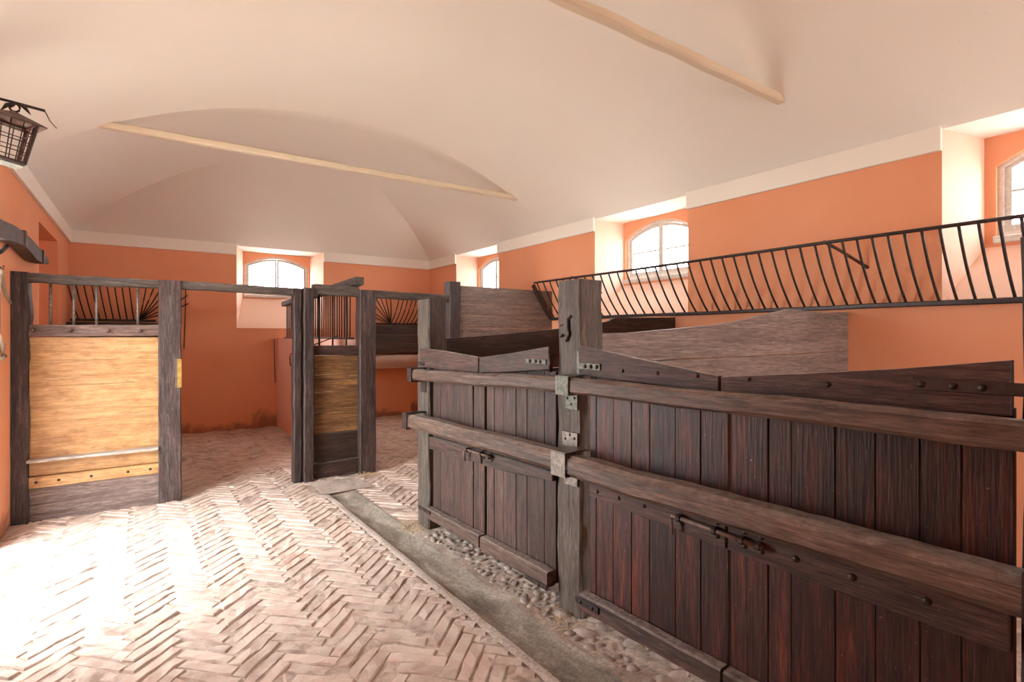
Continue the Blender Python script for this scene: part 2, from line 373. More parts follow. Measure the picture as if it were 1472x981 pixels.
reveal('door_reveal', wf, (0, YF, 0), X1, V((0, -1, 0)), FD[0], FD[1], 0, FD[2], .35)
nic = reveal('niche_reveal', wl, (XL, 0, 0), Y1, V((-1, 0, 0)), NICHE[0], NICHE[1], 0, NICHE[2], .40, ('wall', 'wall'))
obj('niche_back', [(XL - .4, NICHE[0], 0), (XL - .4, NICHE[1], 0), (XL - .4, NICHE[1], NICHE[2]), (XL - .4, NICHE[0], NICHE[2])], [(0, 1, 2, 3)], 'wall', wl)
portal('door_portal_light', (XL - .34, (DOOR[0] + DOOR[1]) / 2, DOOR[2] / 2), (0, -math.pi / 2, 0), DOOR[2], DOOR[1] - DOOR[0])
portal('front_portal_light', ((FD[0] + FD[1]) / 2, YF - .34, FD[2] / 2), (math.pi / 2, 0, 0), FD[1] - FD[0], FD[2])

def window(idx, parent, o, u, w, wid, zs, zl):
    """splayed recess + arched two-light casement. o: centre of opening on the wall face at z=0; u along wall; w outward"""
    o = V(o); dep, half, hb = .36, wid / 2, .52
    zb, zsp, zt = 2.19, 2.70, 2.865                     # glass opening: bottom, springing, crown
    q = lambda a, d, z: o + u * a + w * d + Z * z
    bz0, bz1, bh = 2.13, zl - .035, half - .14           # back plate of the recess
    vs = [q(-half, 0, zs), q(-bh, dep, bz0), q(-bh, dep, bz1), q(-half, 0, zl), q(half, 0, zs), q(bh, dep, bz0), q(bh, dep, bz1), q(half, 0, zl)]
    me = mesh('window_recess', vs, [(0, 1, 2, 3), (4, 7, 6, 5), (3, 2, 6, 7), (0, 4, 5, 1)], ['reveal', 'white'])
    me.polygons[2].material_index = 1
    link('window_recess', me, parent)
    # arched outline
    na = 14
    def outline(h, bot, sp, top):
        r = [(-h, bot)]
        for i in range(na + 1):
            t = -1 + 2 * i / na; r.append((h * t, sp + (top - sp) * (1 - t * t)))
        return r + [(h, bot)]
    inner = outline(hb, zb, zsp, zt); outer = [(-bh, bz0)]
    for i in range(na + 1):
        outer.append((-bh + 2 * bh * i / na, bz1))
    outer.append((bh, bz0)); n = len(inner)
    vs = [q(a, dep, z) for a, z in inner] + [q(a, dep, z) for a, z in outer] + [q(a, dep + .14, z) for a, z in inner]
    fs = [(i, n + i, n + (i + 1) % n, (i + 1) % n) for i in range(n)] + [(i, (i + 1) % n, 2 * n + (i + 1) % n, 2 * n + i) for i in range(n)]
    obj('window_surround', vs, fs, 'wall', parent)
    W = struct(link('window_%d' % idx, None, None, Matrix.Translation(q(0, dep, zb))))
    def ring(name, oi, ii, d0, d1, mat):
        n = len(oi); vs = [q(a, d, z) for d in (d0, d1) for pts in (oi, ii) for a, z in pts]
        fs = []
        for i in range(n):
            j = (i + 1) % n
            fs += [(i, n + i, n + j, j), (2 * n + i, 2 * n + j, 3 * n + j, 3 * n + i), (n + i, 3 * n + i, 3 * n + j, n + j), (i, j, 2 * n + j, 2 * n + i)]
        return obj(name, [v - q(0, dep, zb) for v in vs], fs, mat, W, Matrix.Translation(q(0, dep, zb)))
    ring('window_frame', outline(hb, zb, zsp, zt), outline(hb - .035, zb + .045, zsp - .01, zt - .03), dep + .03, dep + .09, 'frame')
    for sg in (-1, 1):                                   # two casements
        a0, a1 = (0.0, hb - .035)
        arch = lambda a: zsp + (zt - .03 - zsp) * (1 - (a / (hb - .035)) ** 2) - .006
        def sash(i0, i1, zb_, dz):
            r = [(sg * i0, zb_)]
            for k in range(8): a = i0 + (i1 - i0) * k / 7; r.append((sg * a, arch(a) - dz))
            return r + [(sg * i1, zb_)]
        ring('sash', sash(.004, a1, zb + .045, 0), sash(.032, a1 - .04, zb + .09, .035), dep + .045, dep + .085, 'sash')
        zm = zb + .045 + .285
        beam('glazing_bar', q(sg * .03, dep + .065, zm), q(sg * (a1 - .03), dep + .065, zm), .022, .020, 'bar', W)
        lo = [(sg * .03, zb + .08), (sg * (a1 - .035), zb + .08), (sg * (a1 - .035), zm), (sg * .03, zm)]
        hi = [(sg * .03, zm)] + [(sg * (.03 + (a1 - .065) * k / 7), arch(.03 + (a1 - .065) * k / 7) - .03) for k in range(8)] + [(sg * (a1 - .035), zm)]
        for pts in (lo, hi): obj('pane', [q(a, dep + .066, z) for a, z in pts], [tuple(range(len(pts)))], 'pane', W)
    beam('sill', q(-hb - .01, dep + .02, zb - .012), q(hb + .01, dep + .02, zb - .012), .10, .05, 'frame', W)
    c = q(0, dep + .12, (zb + zt) / 2); e = math.atan2(w.y, w.x)
    portal('window_portal_light', c, (math.pi / 2, 0, e + math.pi / 2 + math.pi), 2 * hb, zt - zb)
for i, (a, b) in enumerate(WY): window(i + 1, wr, (XR, (a + b) / 2, 0), Y1, X1, b - a, ZS, ZL)
window(4, wb, ((BX[0] + BX[1]) / 2, YB, 0), X1, Y1, BX[1] - BX[0], BZS, BZL)

# cornice
def cornice(n, p0, p1, nrm):
    p0, p1 = V(p0), V(p1); L = (p1 - p0).length; x = (p1 - p0).normalized()
    prof = [(0, ZC0), (.026, ZC0), (.030, ZC0 + .006), (.030, ZC1 + .02), (0, ZC1 + .02)]
    vs = [p + nrm * a + Z * z for p in (p0, p1) for a, z in prof]; k = len(prof)
    fs = [(i, (i + 1) % k, k + (i + 1) % k, k + i) for i in range(k)] + [tuple(range(k)), tuple(range(2 * k - 1, k - 1, -1))]
    struct(obj('trim_%d' % n, vs, fs, 'cornice'))
ti = 1
ys = [YF] + [v for ab in sorted(WY) for v in ab] + [YB]
for a, b in zip(ys[0::2], ys[1::2]): cornice(ti, (XR, a, 0), (XR, b, 0), V((-1, 0, 0))); ti += 1
for a, b in ((XL, BX[0]), (BX[1], XR)): cornice(ti, (a, YB, 0), (b, YB, 0), V((0, -1, 0))); ti += 1
cornice(ti, (XL, YF, 0), (XL, YB, 0), V((1, 0, 0))); ti += 1
# tie beams of the vault
for k, y in enumerate(TIES[:2]):
    d = .60 - .03
    t = thing('tie_beam', (XC, y, ZT), ['cream plastered tie beam across the far end of the vault', 'cream plastered tie beam across the vault nearest the camera'][k], 'tie beam', 'tie beams under the vault')
    beam('plaster_casing', (XL + d - .10, y, ZT + .028), (XR - d + .10, y, ZT + .028), .075, .060, 'tie', t, seg=30, wob=.0025, bev=.012)

# ------------------------------------------------------------------ floor
fl = struct(obj('floor', [(XL - .35, YF - .3, -.06), (XR, YF - .3, -.06), (XR, YB, -.06), (XL - .35, YB, -.06)], [(0, 1, 2, 3)], 'earth'))
obj('courtyard_ground', [(-14, -16, -.10), (18, -16, -.10), (18, 22, -.10), (-14, 22, -.10)], [(0, 1, 2, 3)], 'gravel')['kind'] = 'structure'
GUT = lambda y: 1.455 - .018 * (y - 1.8)                # left edge of the gutter
def in_bricks(x, y):
    if y < .55 or y > YB - .05 or x < XL + .02: return False
    if x > XR - .03: return False
    if y < 5.10: return x < GUT(y) + .05 or (y > 3.98 and x > GUT(y) + .36)
    if y < YP - .12: return True if x < 1.32 or x > 1.95 else False
    if 1.76 < x < 1.98 and y > YP - .1: return False
    return True
def ground(x, y): return .010 * mnoise.noise(V((x * 1.3, y * 1.3, 3.1))) + .004 * mnoise.noise(V((x * 5, y * 5, 9)))
Wb = .0705; nB = 4; Lb = Wb * nB
def brick_verts(seed):
    r = random.Random(seed); a, b = Lb / 2 - .004, Wb / 2 - .0042
    out = []
    base = [(-a, -b), (-a / 2, -b), (0, -b), (a / 2, -b), (a, -b), (a, b), (a / 2, b), (0, b), (-a / 2, b), (-a, b)]
    jit = [(r.gauss(0, .0022), r.gauss(0, .0028)) for _ in base]
    for f, z in ((1.0, -.05), (1.0, -.007), (0.0, 0.0)):
        for (x, y), (jx, jy) in zip(base, jit):
            k = 1 if f else 0
            ix = (x - math.copysign(.006, x) * (abs(x) > a * .9)) if not k else x
            iy = (y - math.copysign(.006, y)) if not k else y
            out.append((ix + jx, iy + jy, z + (r.gauss(0, .0022) if z > -.02 else 0)))
    fs = []
    for q in (0, 1):
        for k in range(10): j = (k + 1) % 10; fs.append((q * 10 + k, q * 10 + j, q * 10 + 10 + j, q * 10 + 10 + k))
    fs += [(20, 21, 28, 29), (21, 22, 27, 28), (22, 23, 26, 27), (23, 24, 25, 26)]
    return out, fs
VAR = [brick_verts(i) for i in range(10)]
VME = [mesh('brick', v, f, 'brick') for v, f in VAR]
bricks = []
R2 = math.sqrt(.5)
rngN = int(13 / Wb)
for r in range(-rngN, rngN):
    for m_ in range(-14, 15):
        for orient in (0, 1):
            if orient == 0: u, v = (r + nB / 2 + 2 * nB * m_) * Wb, (r + .5) * Wb
            else: u, v = (r + .5) * Wb, (r - 2 * nB + 1 + nB / 2 + 2 * nB * m_) * Wb
            x = (u - v) * R2 - .045; y = (u + v) * R2 + 3.0
            x += -.012 * (y - 3.0)
            if not in_bricks(x, y): continue
            bricks.append((x, y, orient))
random.shuffle(bricks)
def score(b):
    p = V((b[0], b[1], 0)); dp = depth(p)
    if dp < .5: return -1
    lat = p.x * math.cos(TH) - p.y * math.sin(TH); px = CX + FPX * lat / dp; py = CY + FPX * EYE / dp
    return 1 / dp if -10 < px < 1482 and py < 995 else -1
bricks.sort(key=score, reverse=True)
bv, bf = [], []
for i, (x, y, o_) in enumerate(bricks):
    an = (math.pi / 4 if o_ == 0 else 3 * math.pi / 4) + random.gauss(0, .014)
    z = ground(x, y) + random.gauss(0, .0030)
    k = random.randrange(10); f = 1.0; r_ = GUT(y) - .025
    if y < 5.10 and x + .0997 > r_ and x < GUT(y) + .06:            # cut at the gutter edge
        a_ = (r_ - (x - .0997)) / 2; f = a_ / .0997
        if f < .2: continue
        dx = -.0997 + a_; x += dx; y += dx if o_ == 0 else -dx
    Wm = Matrix.Translation((x + random.gauss(0, .0025), y + random.gauss(0, .0025), z)) @ Matrix.Rotation(an, 4, 'Z') @ Matrix.Rotation(random.gauss(0, .017), 4, 'X') @ Matrix.Rotation(random.gauss(0, .012), 4, 'Y') @ Matrix.Diagonal((f, 1, 1, 1))
    if i < 300: link('brick', VME[k], fl, Wm)
    else:
        b0 = len(bv); bv += [Wm @ V(v) for v in VAR[k][0]]; bf += [tuple(b0 + q for q in f) for f in VAR[k][1]]
bfo = obj('brick_paving', bv, bf, 'brick_field', fl); bfo['kind'] = 'stuff'
# joint dust bed under the bricks
def sheet(name, x0, x1, y0, y1, z, mat, nx, ny, amp, parent=fl, fx=None):
    vs, fs = [], []
    for j in range(ny + 1):
        y = y0 + (y1 - y0) * j / ny
        for i in range(nx + 1):
            a, b = (x0, x1) if fx is None else fx(y)
            x = a + (b - a) * i / nx
            vs.append((x, y, (z(i / nx, y) if callable(z) else z) + ground(x, y) + amp * mnoise.noise(V((x * 14, y * 14, 1)))))
    for j in range(ny):
        for i in range(nx): a = j * (nx + 1) + i; fs.append((a, a + 1, a + nx + 2, a + nx + 1))
    return obj(name, vs, fs, mat, parent, None, True)
sheet('joint_bed', XL, XR, .3, YB, lambda t, y: -.0055 if y > 5.1 or not (GUT(y) + .008 < XL + t * (XR - XL) < GUT(y) + (.25 if y > 3.95 else .75)) else -.05, 'mortar', 160, 120, .006)
sheet('kerb', 0, 0, .3, 5.12, lambda t, y: .005 - .003 * abs(2 * t - 1), 'kerb', 5, 120, .003, fx=lambda y: (GUT(y) - .03 + .010 * mnoise.noise(V((y * 6, 0, 0))), GUT(y) + .025))
# concrete gutter, slab and cobbled strip along the stall front
sheet('gutter', 0, 0, .3, 5.12, lambda t, y: .004 - .030 * math.sin(math.pi * t) ** .8, 'concrete', 12, 80, .003, fx=lambda y: (GUT(y) - .01, GUT(y) + .26))
sheet('slab', 1.36, 1.84, 5.13, 5.60, .006, 'slab', 10, 10, .003)
front_x = lambda y: 1.88 - math.tan(AD) * (y - 2.08)
sheet('cobble_bed', 0, 0, .3, 3.95, .008, 'cobble_bed', 14, 90, .012, fx=lambda y: (GUT(y) + .235 + .04 * mnoise.noise(V((y * 3, 4, 0))), front_x(y) + .35))
def cobble_mesh(seed):
    r = random.Random(seed); vs = [(0, 0, .55)]; fs = []
    for a, z in ((.55, .42), (.95, .1), (1, -.3)):
        for k in range(7): q = k * 2 * math.pi / 7; f = 1 + r.gauss(0, .12); vs.append((a * f * math.cos(q), a * f * math.sin(q), z + r.gauss(0, .05)))
    for k in range(7):
        j = (k + 1) % 7; fs.append((0, 1 + k, 1 + j))
        for q in (0, 1): fs.append((1 + q * 7 + k, 8 + q * 7 + k, 8 + q * 7 + j, 1 + q * 7 + j))
    return mesh('cobble', vs, fs, 'cobble', True)
CM = [cobble_mesh(i) for i in range(6)]
placed = []
for _ in range(2600):
    y = random.uniform(1.15, 3.72); a, b = GUT(y) + .30, front_x(y) + .10
    x = random.uniform(a, b); rr = random.uniform(.017, .034)
    if y < 2.2 and random.random() < .5: rr = random.uniform(.028, .05)
    if any((x - q[0]) ** 2 + (y - q[1]) ** 2 < ((rr + q[2]) * .90) ** 2 for q in placed): continue
    placed.append((x, y, rr))
    Wm = Matrix.Translation((x, y, .006 + ground(x, y))) @ Matrix.Rotation(random.uniform(0, 6.3), 4, 'Z') @ Matrix.Diagonal((rr * random.uniform(1, 1.5), rr * .85, rr * .75, 1))
    if len(placed) <= 230: link('cobble', random.choice(CM), fl, Wm)
    else: break

# ------------------------------------------------------------------ right-hand stalls: posts, gates, bars
def stall_post(s0, s1, depth_, ztop, label, mat, top_slope=0):
    c = S((s0 + s1) / 2, -depth_ / 2, 0)
    t = thing('stall_post', c, label, 'post', 'posts of the right-hand stalls')
    W = basis(c + Z * -.04, Z, -N, D)
    beam('post_timber', c - Z * .04, c + Z * ztop, abs(s1 - s0), depth_, mat, t, up=-N, seg=14, wob=.0025, bev=.010, rnd=.001)
    return t
pG = stall_post(.015, .20, .17, 1.80, 'tall thick weathered stall post with carved mark between the two gate pairs', 'grey_post')
pF = stall_post(1.66, 1.85, .16, 1.785, 'grey stall post at the far end of the gate row', 'grey_post')
pH = stall_post(-1.83, -1.672, .16, 1.77, 'dark stall post cut off by the right edge of the picture', 'post')
# carved squiggle and crack on the big post
def groove(pts, w, parent, off=.0045):
    for (a, b) in zip(pts, pts[1:]):
        p0, p1 = S(a[0], off, a[1]), S(b[0], off, b[1])
        beam('carved_line', p0, p1, .008, w, 'hole', parent, up=(p1 - p0).cross(N), bev=.001)
groove([(.085, 1.605), (.108, 1.592), (.108, 1.535), (.098, 1.512), (.125, 1.468)], .011, pG)
groove([(.150, 1.508), (.166, 1.492)], .009, pG)
groove([(.152, 1.56), (.170, 1.553)], .004, pG)

def leaf(name_label, edges, z0, z1, plankmat, topb, rail, bot, strapdir, flip):
    """one gate leaf. edges: plank edges (s); topb: [(s,z)...] outline; rail/bot: (s0,s1,z0,z1,z0b,z1b,off)"""
    sm = (edges[0] + edges[-1]) / 2
    t = thing('stall_gate', S(sm, -.02, 0), name_label, 'gate', 'gate leaves of the right-hand stalls')
    for a, b in zip(edges, edges[1:]):
        a_, b_ = min(a, b) + .0013, max(a, b) - .0013
        c = (a_ + b_) / 2; o = random.gauss(0, .0015)
        beam('plank', S(c, -.018 + o, z0 + random.uniform(-.012, .006)), S(c + random.gauss(0, .001), -.018 + o, z1), b_ - a_, .032, plankmat, t, up=-N, bev=.0022)
    prism('top_board', topb, S(0, .004, 0), D, Z, N, .034, 'gate_rail' if plankmat == 'gate' else 'grey_gate', t)
    s0, s1, za, zb, zc, zd = rail
    prism('middle_rail', [(s0, za), (s0, zb), ((s0 + s1) / 2, (zb + zd) / 2 + .004), (s1, zd), (s1, zc), ((s0 + s1) / 2, (za + zc) / 2 - .006)], S(0, .0, 0), D, Z, N, .030, 'gate_rail' if plankmat == 'gate' else 'grey_gate', t)
    s0, s1, za, zb = bot
    beam('bottom_rail', S(s0, .030, (za + zb) / 2), S(s1, .030, (za + zb) / 2), .062, zb - za, 'log' if plankmat != 'gate' else 'grey_gate', t, seg=8, wob=.0015, bev=.008)
    for b in (.30, .75):   # back ledge that ties the planks together
        pass
    beam('back_ledge', S(min(edges) + .03, -.054, .45), S(max(edges) - .03, -.054, .45), .035, .12, plankmat, t)
    beam('back_ledge', S(min(edges) + .03, -.054, 1.15), S(max(edges) - .03, -.054, 1.15), .035, .12, plankmat, t)
    return t
def strap(t, s0, s1, z, off, h, mat, bolts, parent_name='hinge_strap', th=.007):
    o = beam(parent_name, S(s0, off + th / 2, z), S(s1, off + th / 2, z), th, h, mat, t, bev=.002)
    for b in bolts: bolt(S(b, off + th, z), N, .011, o)
    return o
def bolt_latch(t, t2, split, s0, s1, z0, z1, off, catches, hook):
    """round sliding bolt with keeper plates"""
    zz = lambda s: z0 + (z1 - z0) * (s - s0) / (s1 - s0)
    r = tube('sliding_bolt', [S(s0, off + .022, z0), S(s1, off + .022, z1)], .010, 'rust', t, 8)
    tube('bolt_handle', [S(hook, off + .024, zz(hook)), S(hook, off + .036, zz(hook) - .012), S(hook - .004, off + .03, zz(hook) - .075)], .0075, 'rust', r, 6)
    for c in catches:
        p = beam('keeper', S(c - .008, off + .018, zz(c)), S(c + .008, off + .018, zz(c)), .036, .030, 'iron', t if (c - split) * (s0 - split) > 0 else t2, bev=.008)
        for dz in (.027, -.027): bolt(S(c, off + .001, zz(c) + dz), N, .010, p)

e2a = [-.045, -.09, -.205, -.32, -.425, -.565, -.69, -.815]
e2b = [-.825, -.975, -1.06, -1.207, -1.328, -1.446, -1.546, -1.660]
e1a = [1.60, 1.49, 1.30, 1.147, 1.045, .985, .908]
e1b = [.884, .80, .70, .57, .467, .31, .212]
g2a = leaf('dark red plank gate leaf hinged on the carved post, sloping top board', e2a, .13, 1.30, 'gate',
           [(-.004, 1.300), (-.004, 1.447), (-.25, 1.416), (-.55, 1.372), (-.797, 1.338), (-.797, 1.270), (-.4, 1.283)], (-.07, -.822, .690, .775, .655, .762), (-.03, -.815, .10, .185), 1, 0)
g2b = leaf('dark red plank gate leaf closest to the camera, at the right edge', e2b, .13, 1.30, 'gate',
           [(-.803, 1.270), (-.803, 1.336), (-1.1, 1.366), (-1.4, 1.398), (-1.660, 1.434), (-1.660, 1.283), (-1.2, 1.268)], (-.828, -1.655, .655, .765, .632, .745), (-.828, -1.655, .10, .185), 1, 0)
g1a = leaf('weathered plank gate leaf hinged on the far post of the gate row', e1a, .14, 1.27, 'grey_gate',
           [(1.735, 1.262), (1.735, 1.405), (1.40, 1.392), (.925, 1.358), (.925, 1.258), (1.3, 1.252)], (1.60, .905, .645, .735, .662, .745), (1.60, .885, .125, .205), 1, 0)
g1b = leaf('weathered plank gate leaf between the split far pair and the carved post', e1b, .13, 1.30, 'grey_gate',
           [(.915, 1.258), (.915, 1.358), (.60, 1.392), (.225, 1.442), (.225, 1.316), (.6, 1.278)], (.890, .205, .655, .745, .700, .750), (.868, .215, .115, .205), 1, 0)
for t, ss in ((g2a, (-.30, -.50, -.70)), (g2b, (-.92, -1.20))): 
    for s in ss: bolt(S(s, .038, 1.335), N, .010, t)
for s in (-.13, -.27, -.42): bolt(S(s, .03, .722), N, .010, g2a)
for s in (-1.09, -1.27, -1.47): bolt(S(s, .03, .705), N, .013, g2b)
# hinges
strap(g2a, -.015, -.16, 1.345, .038, .034, 'patina', (-.06, -.10, -.14))
beam('hinge_plate', S(.03, .004, 1.30), S(.03, .004, 1.42), .022, .008, 'patina', pG, up=N, bev=.003)
strap(g2b, -1.44, -1.70, 1.355, .038, .036, 'iron', (-1.46, -1.535, -1.60))
strap(g1b, .245, .42, 1.355, .038, .028, 'patina', (.29, .33, .38))
tube('hinge_pin', [S(.222, .03, 1.30), S(.222, .03, 1.40)], .012, 'iron', g1b, 8)
strap(g1a, 1.76, 1.66, 1.285, .038, .03, 'iron', (1.70,))
strap(g2a, -.012, -.17, .150, .062, .030, 'iron', (-.05, -.13))
strap(g1b, .215, .40, .118, .062, .026, 'iron', (.28,))
strap(g1a, 1.70, 1.52, .185, .062, .026, 'iron', (1.60,))
bolt_latch(g2a, g2b, -.82, -.585, -.985, .728, .715, .030, (-.62, -.785, -.90, -.965), -.59)
bolt_latch(g1a, g1b, .896, 1.06, .76, .735, .735, .030, (1.03, .87, .78), 1.055)

# long removable bars dropped in iron brackets across the gates
def gate_bar(p0, p1, w, h, label, seg=26):
    t = tag(beam('gate_bar', p0, p1, w, h, 'log', None, seg=seg, wob=.0006, bev=w * .20, rnd=.0008, low=.008), label, 'bar', 'bars across the stall gates')
    return t
gate_bar(S(1.735, .085, 1.200), S(.036, .085, 1.247), .070, .080, 'upper wooden bar across the far weathered pair of gate leaves')
gate_bar(S(-.026, .085, 1.245), S(-1.95, .085, 1.242), .070, .080, 'upper wooden bar across the near dark red gate leaves')
gate_bar(S(1.70, .108, .850), S(.066, .108, .858), .105, .104, 'thick lower wooden bar across the far weathered gate leaves')
gate_bar(S(-.052, .108, .847), S(-1.95, .108, .835), .110, .108, 'thick lower wooden bar across the near dark red gate leaves')
# iron brackets on the posts
def u_bracket(t, s0, s1, z0, z1, off, mat, th=.008):
    zc = (z0 + z1) / 2; sc_ = (s0 + s1) / 2
    a = beam('bracket_face', S(s0, off, zc), S(s1, off, zc), th, z1 - z0, mat, t, bev=.002)
    beam('bracket_top', S(sc_, .0, z1), S(sc_, off, z1), abs(s1 - s0), th, mat, a, bev=.002)
    beam('bracket_base', S(sc_, .0, z0), S(sc_, off, z0), abs(s1 - s0), th, mat, a, bev=.002)
def nail_plate(t, s0, s1, z0, z1, mat, nails):
    a = beam('nail_plate', S(s0, .005, (z0 + z1) / 2), S(s1, .005, (z0 + z1) / 2), .007, z1 - z0, mat, t, bev=.002)
    for s, z in nails: bolt(S(s, .008, z), N, .008, a)
u_bracket(pG, -.022, .072, 1.200, 1.292, .126, 'patina')
nail_plate(pG, .035, .125, 1.105, 1.188, 'patina', [(.055, 1.17), (.11, 1.165), (.08, 1.135)])
u_bracket(pG, -.045, .06, .795, .912, .168, 'galv')
nail_plate(pG, .035, .150, .905, .985, 'galv', [(.055, .955), (.09, .97), (.125, .945)])
nail_plate(pG, .035, .13, .700, .785, 'galv', [(.09, .76)])
for z0, z1, off in ((1.150, 1.250, .126), (.792, .908, .166)):
    u_bracket(pF, 1.70, 1.77, z0, z1, off, 'iron')
nail_plate(pF, 1.69, 1.78, 1.06, 1.14, 'iron', [(1.72, 1.10)])
u_bracket(pH, -1.80, -1.70, 1.195, 1.292, .126, 'iron')
u_bracket(pH, -1.80, -1.70, .785, .905, .168, 'iron')

# side partitions of the right-hand stalls
def side_partition(name, a, b, outline, seam, z0, mat, label, th=.045):
    a, b = V(a), V(b); u = (b - a).normalized(); w = Z.cross(u); L = (b - a).length
    t = thing(name, (a + b) / 2, label, 'partition', 'side partitions of the right-hand stalls')
    f = L / outline[-1][0]
    top = [(x * f, z) for x, z in outline]
    prism('board', [(0, seam + .003)] + top + [(L, seam + .035 + .003)], a + w * -th / 2, u, Z, w, th, mat, t)
    prism('board', [(0, seam - .003), (L, seam + .032), (L, .78), (0, .74)], a + w * -th / 2, u, Z, w, th, mat, t)
    prism('board', [(0, .734), (L, .774), (L, z0 + .32), (0, z0 + .30)], a + w * -th / 2, u, Z, w, th, mat, t)
    prism('board', [(0, z0 + .294), (L, z0 + .314), (L, 0.0), (0, 0.0)], a + w * -th / 2, u, Z, w, th, mat, t)
    return t
gA, gB = V((2.045, 2.19, 0)), V((4.60, 1.99, 0))
side_partition('side_partition', gA, gB, [(0, 1.513), (.26, 1.517), (.62, 1.542), (1.0, 1.572), (1.24, 1.603), (1.52, 1.650), (1.78, 1.692), (1.92, 1.690), (2.2, 1.676), (2.55, 1.690)], 1.345, .02, 'side',
               'pale brown side partition with wavy rising top edge behind the carved post')
fA, fB = V((1.955, 3.80, 0)), V((4.60, 3.67, 0))
side_partition('side_partition', fA, fB, [(0, 1.478), (.45, 1.506), (1.2, 1.572), (1.60, 1.625), (1.72, 1.640), (1.80, 1.676), (2.65, 1.695)], 1.20, .02, 'dark',
               'dark brown side partition rising to the wall behind the far gate post')
# tall plank partition with its end post on the far partition line
t = thing('plank_partition', (3.8, YP + .06, 0), 'tall plank partition of wide horizontal boards with square grey end post', 'partition')
beam('end_post', (3.075, YP + .075, 0), (3.075, YP + .075, 2.155), .15, .15, 'post', t, up=Y1, seg=8, wob=.002, bev=.010)
zz = [0.02, .28, .55, .83, 1.10, 1.38, 1.60, 1.75, 1.89, 2.115]
for a, b in zip(zz, zz[1:]):
    beam('board', (3.15, YP + .06 + random.gauss(0, .002), (a + b) / 2), (XR, YP + .06, (a + b) / 2), .045, b - a - .005, 'side' if b > 1.3 else 'dark', t, bev=.004)

# ------------------------------------------------------------------ far partition line: panels, posts and header beams
def square_post(name, parent, x0, x1, y0, y1, z1, mat='post', wob=.002):
    return beam(name, ((x0 + x1) / 2, (y0 + y1) / 2, -.03), ((x0 + x1) / 2, (y0 + y1) / 2, z1), y1 - y0, x1 - x0, mat, parent, up=X1, seg=12, wob=wob, bev=.009, rnd=.0008)
t = thing('stall_partition', (-.34, YP, 0), 'yellow plank stall panel between two dark posts beside the left wall', 'stall panel')
# rough round-ish post against the wall
square_post('wall_post', t, -.915, -.775, YP, YP + .16, 2.01, 'post', .005)
square_post('gate_post', t, .092, .266, YP, YP + .15, 2.0)
x0, x1 = -.775, .092
beam('top_rail', (x0, YP + .05, 1.540), (x1, YP + .05, 1.548), .075, .098, 'rail', t, seg=6, wob=.001)
for x in (-.745, -.515, -.265, -.045):
    tube('peg', [(x, YP + .02, 1.540), (x, YP - .03, 1.546), (x, YP - .055, 1.553)], .012, 'rail', t, 7, [.015, .012, .009])
zz = [.50, .80, 1.09, 1.30, 1.488]
for a, b in zip(zz, zz[1:]): beam('plank', (x0, YP + .075, (a + b) / 2), (x1, YP + .075, (a + b) / 2), .035, b - a - .0008, 'yellow', t, bev=.0010)
beam('plank', (x0, YP + .070, .43), (x1, YP + .070, .43), .035, .13, 'yellow', t, bev=.003)
beam('ledge', (x0 - .005, YP + .012, .497), (x1 - .002, YP + .012, .500), .105, .022, 'lit_ledge', t, bev=.004)
br = beam('lower_rail', (x0, YP + .050, .315), (x1, YP + .050, .318), .06, .090, 'yellow', t, bev=.004)
for x in (-.73, -.59, -.38, -.13, .03): bolt((x, YP + .020, .318), (0, -1, 0), .011, br, 'bolt')
beam('bottom_board', (x0, YP + .065, .125), (x1, YP + .065, .14), .05, .285, 'grey_board', t)
for x in (-.645, -.498, -.348, -.060): tube('rod', [(x, YP + .06, 1.58), (x, YP + .06, 1.95)], .011, 'galv', t, 8)
sp = beam('strike_plate', (.250, YP - .003, 1.03), (.250, YP - .003, 1.29), .008, .034, 'brass', t, up=X1, bev=.002)
beam('strike_back', (.226, YP - .002, 1.03), (.226, YP - .002, 1.29), .006, .014, 'galv', sp, up=X1, bev=.002)

t = thing('stall_partition', (1.65, YP, 0), 'narrow dark and ochre boarded stall panel between two posts', 'stall panel')
square_post('gate_post', t, 1.235, 1.315, YP + .02, YP + .14, 1.985)
square_post('gate_post', t, 1.325, 1.425, YP - .02, YP + .13, 1.99)
square_post('gate_post', t, 1.905, 2.085, YP - .01, YP + .14, 2.0)
x0, x1 = 1.42, 1.91
beam('top_rail', (x0, YP + .075, 1.345), (x1, YP + .075, 1.345), .06, .105, 'dark', t)
zz = [.165, .47, .69, .905, 1.09, 1.290]
for k, (a, b) in enumerate(zip(zz, zz[1:])): beam('plank', (x0, YP + .085, (a + b) / 2), (x1, YP + .085, (a + b) / 2), .035, b - a - .004, 'dark' if k == 0 else 'ochre', t, bev=.004)
beam('bottom_board', (x0, YP + .070, .085), (x1, YP + .070, .10), .05, .15, 'dark', t)
for x in (1.50, 1.64, 1.785): tube('rod', [(x, YP + .08, 1.39), (x, YP + .08, 1.93)], .010, 'iron', t, 8)
tube('rod', [(1.43, YP + .08, 1.40), (1.70, YP + .09, 1.50)], .006, 'iron', t, 6)

def header(x0, x1, za, zb, label, h=.075, w=.10, y=YP + .065):
    tag(beam('header_beam', (x0, y, za), (x1, y, zb), w, h, 'beam', None, seg=12, wob=.002, bev=.008), label, 'beam', 'header beams over the far stalls')
header(-.78, .090, 1.968, 1.962, 'weathered header beam above the yellow plank panel')
header(.268, 1.232, 1.966, 1.945, 'long header beam over the open stall doorway')
header(1.428, 1.902, 1.985, 1.975, 'short thick header beam above the narrow ochre panel', .105)
header(2.088, 2.998, 1.962, 1.950, 'thin dark header beam running to the plank partition post', .085)
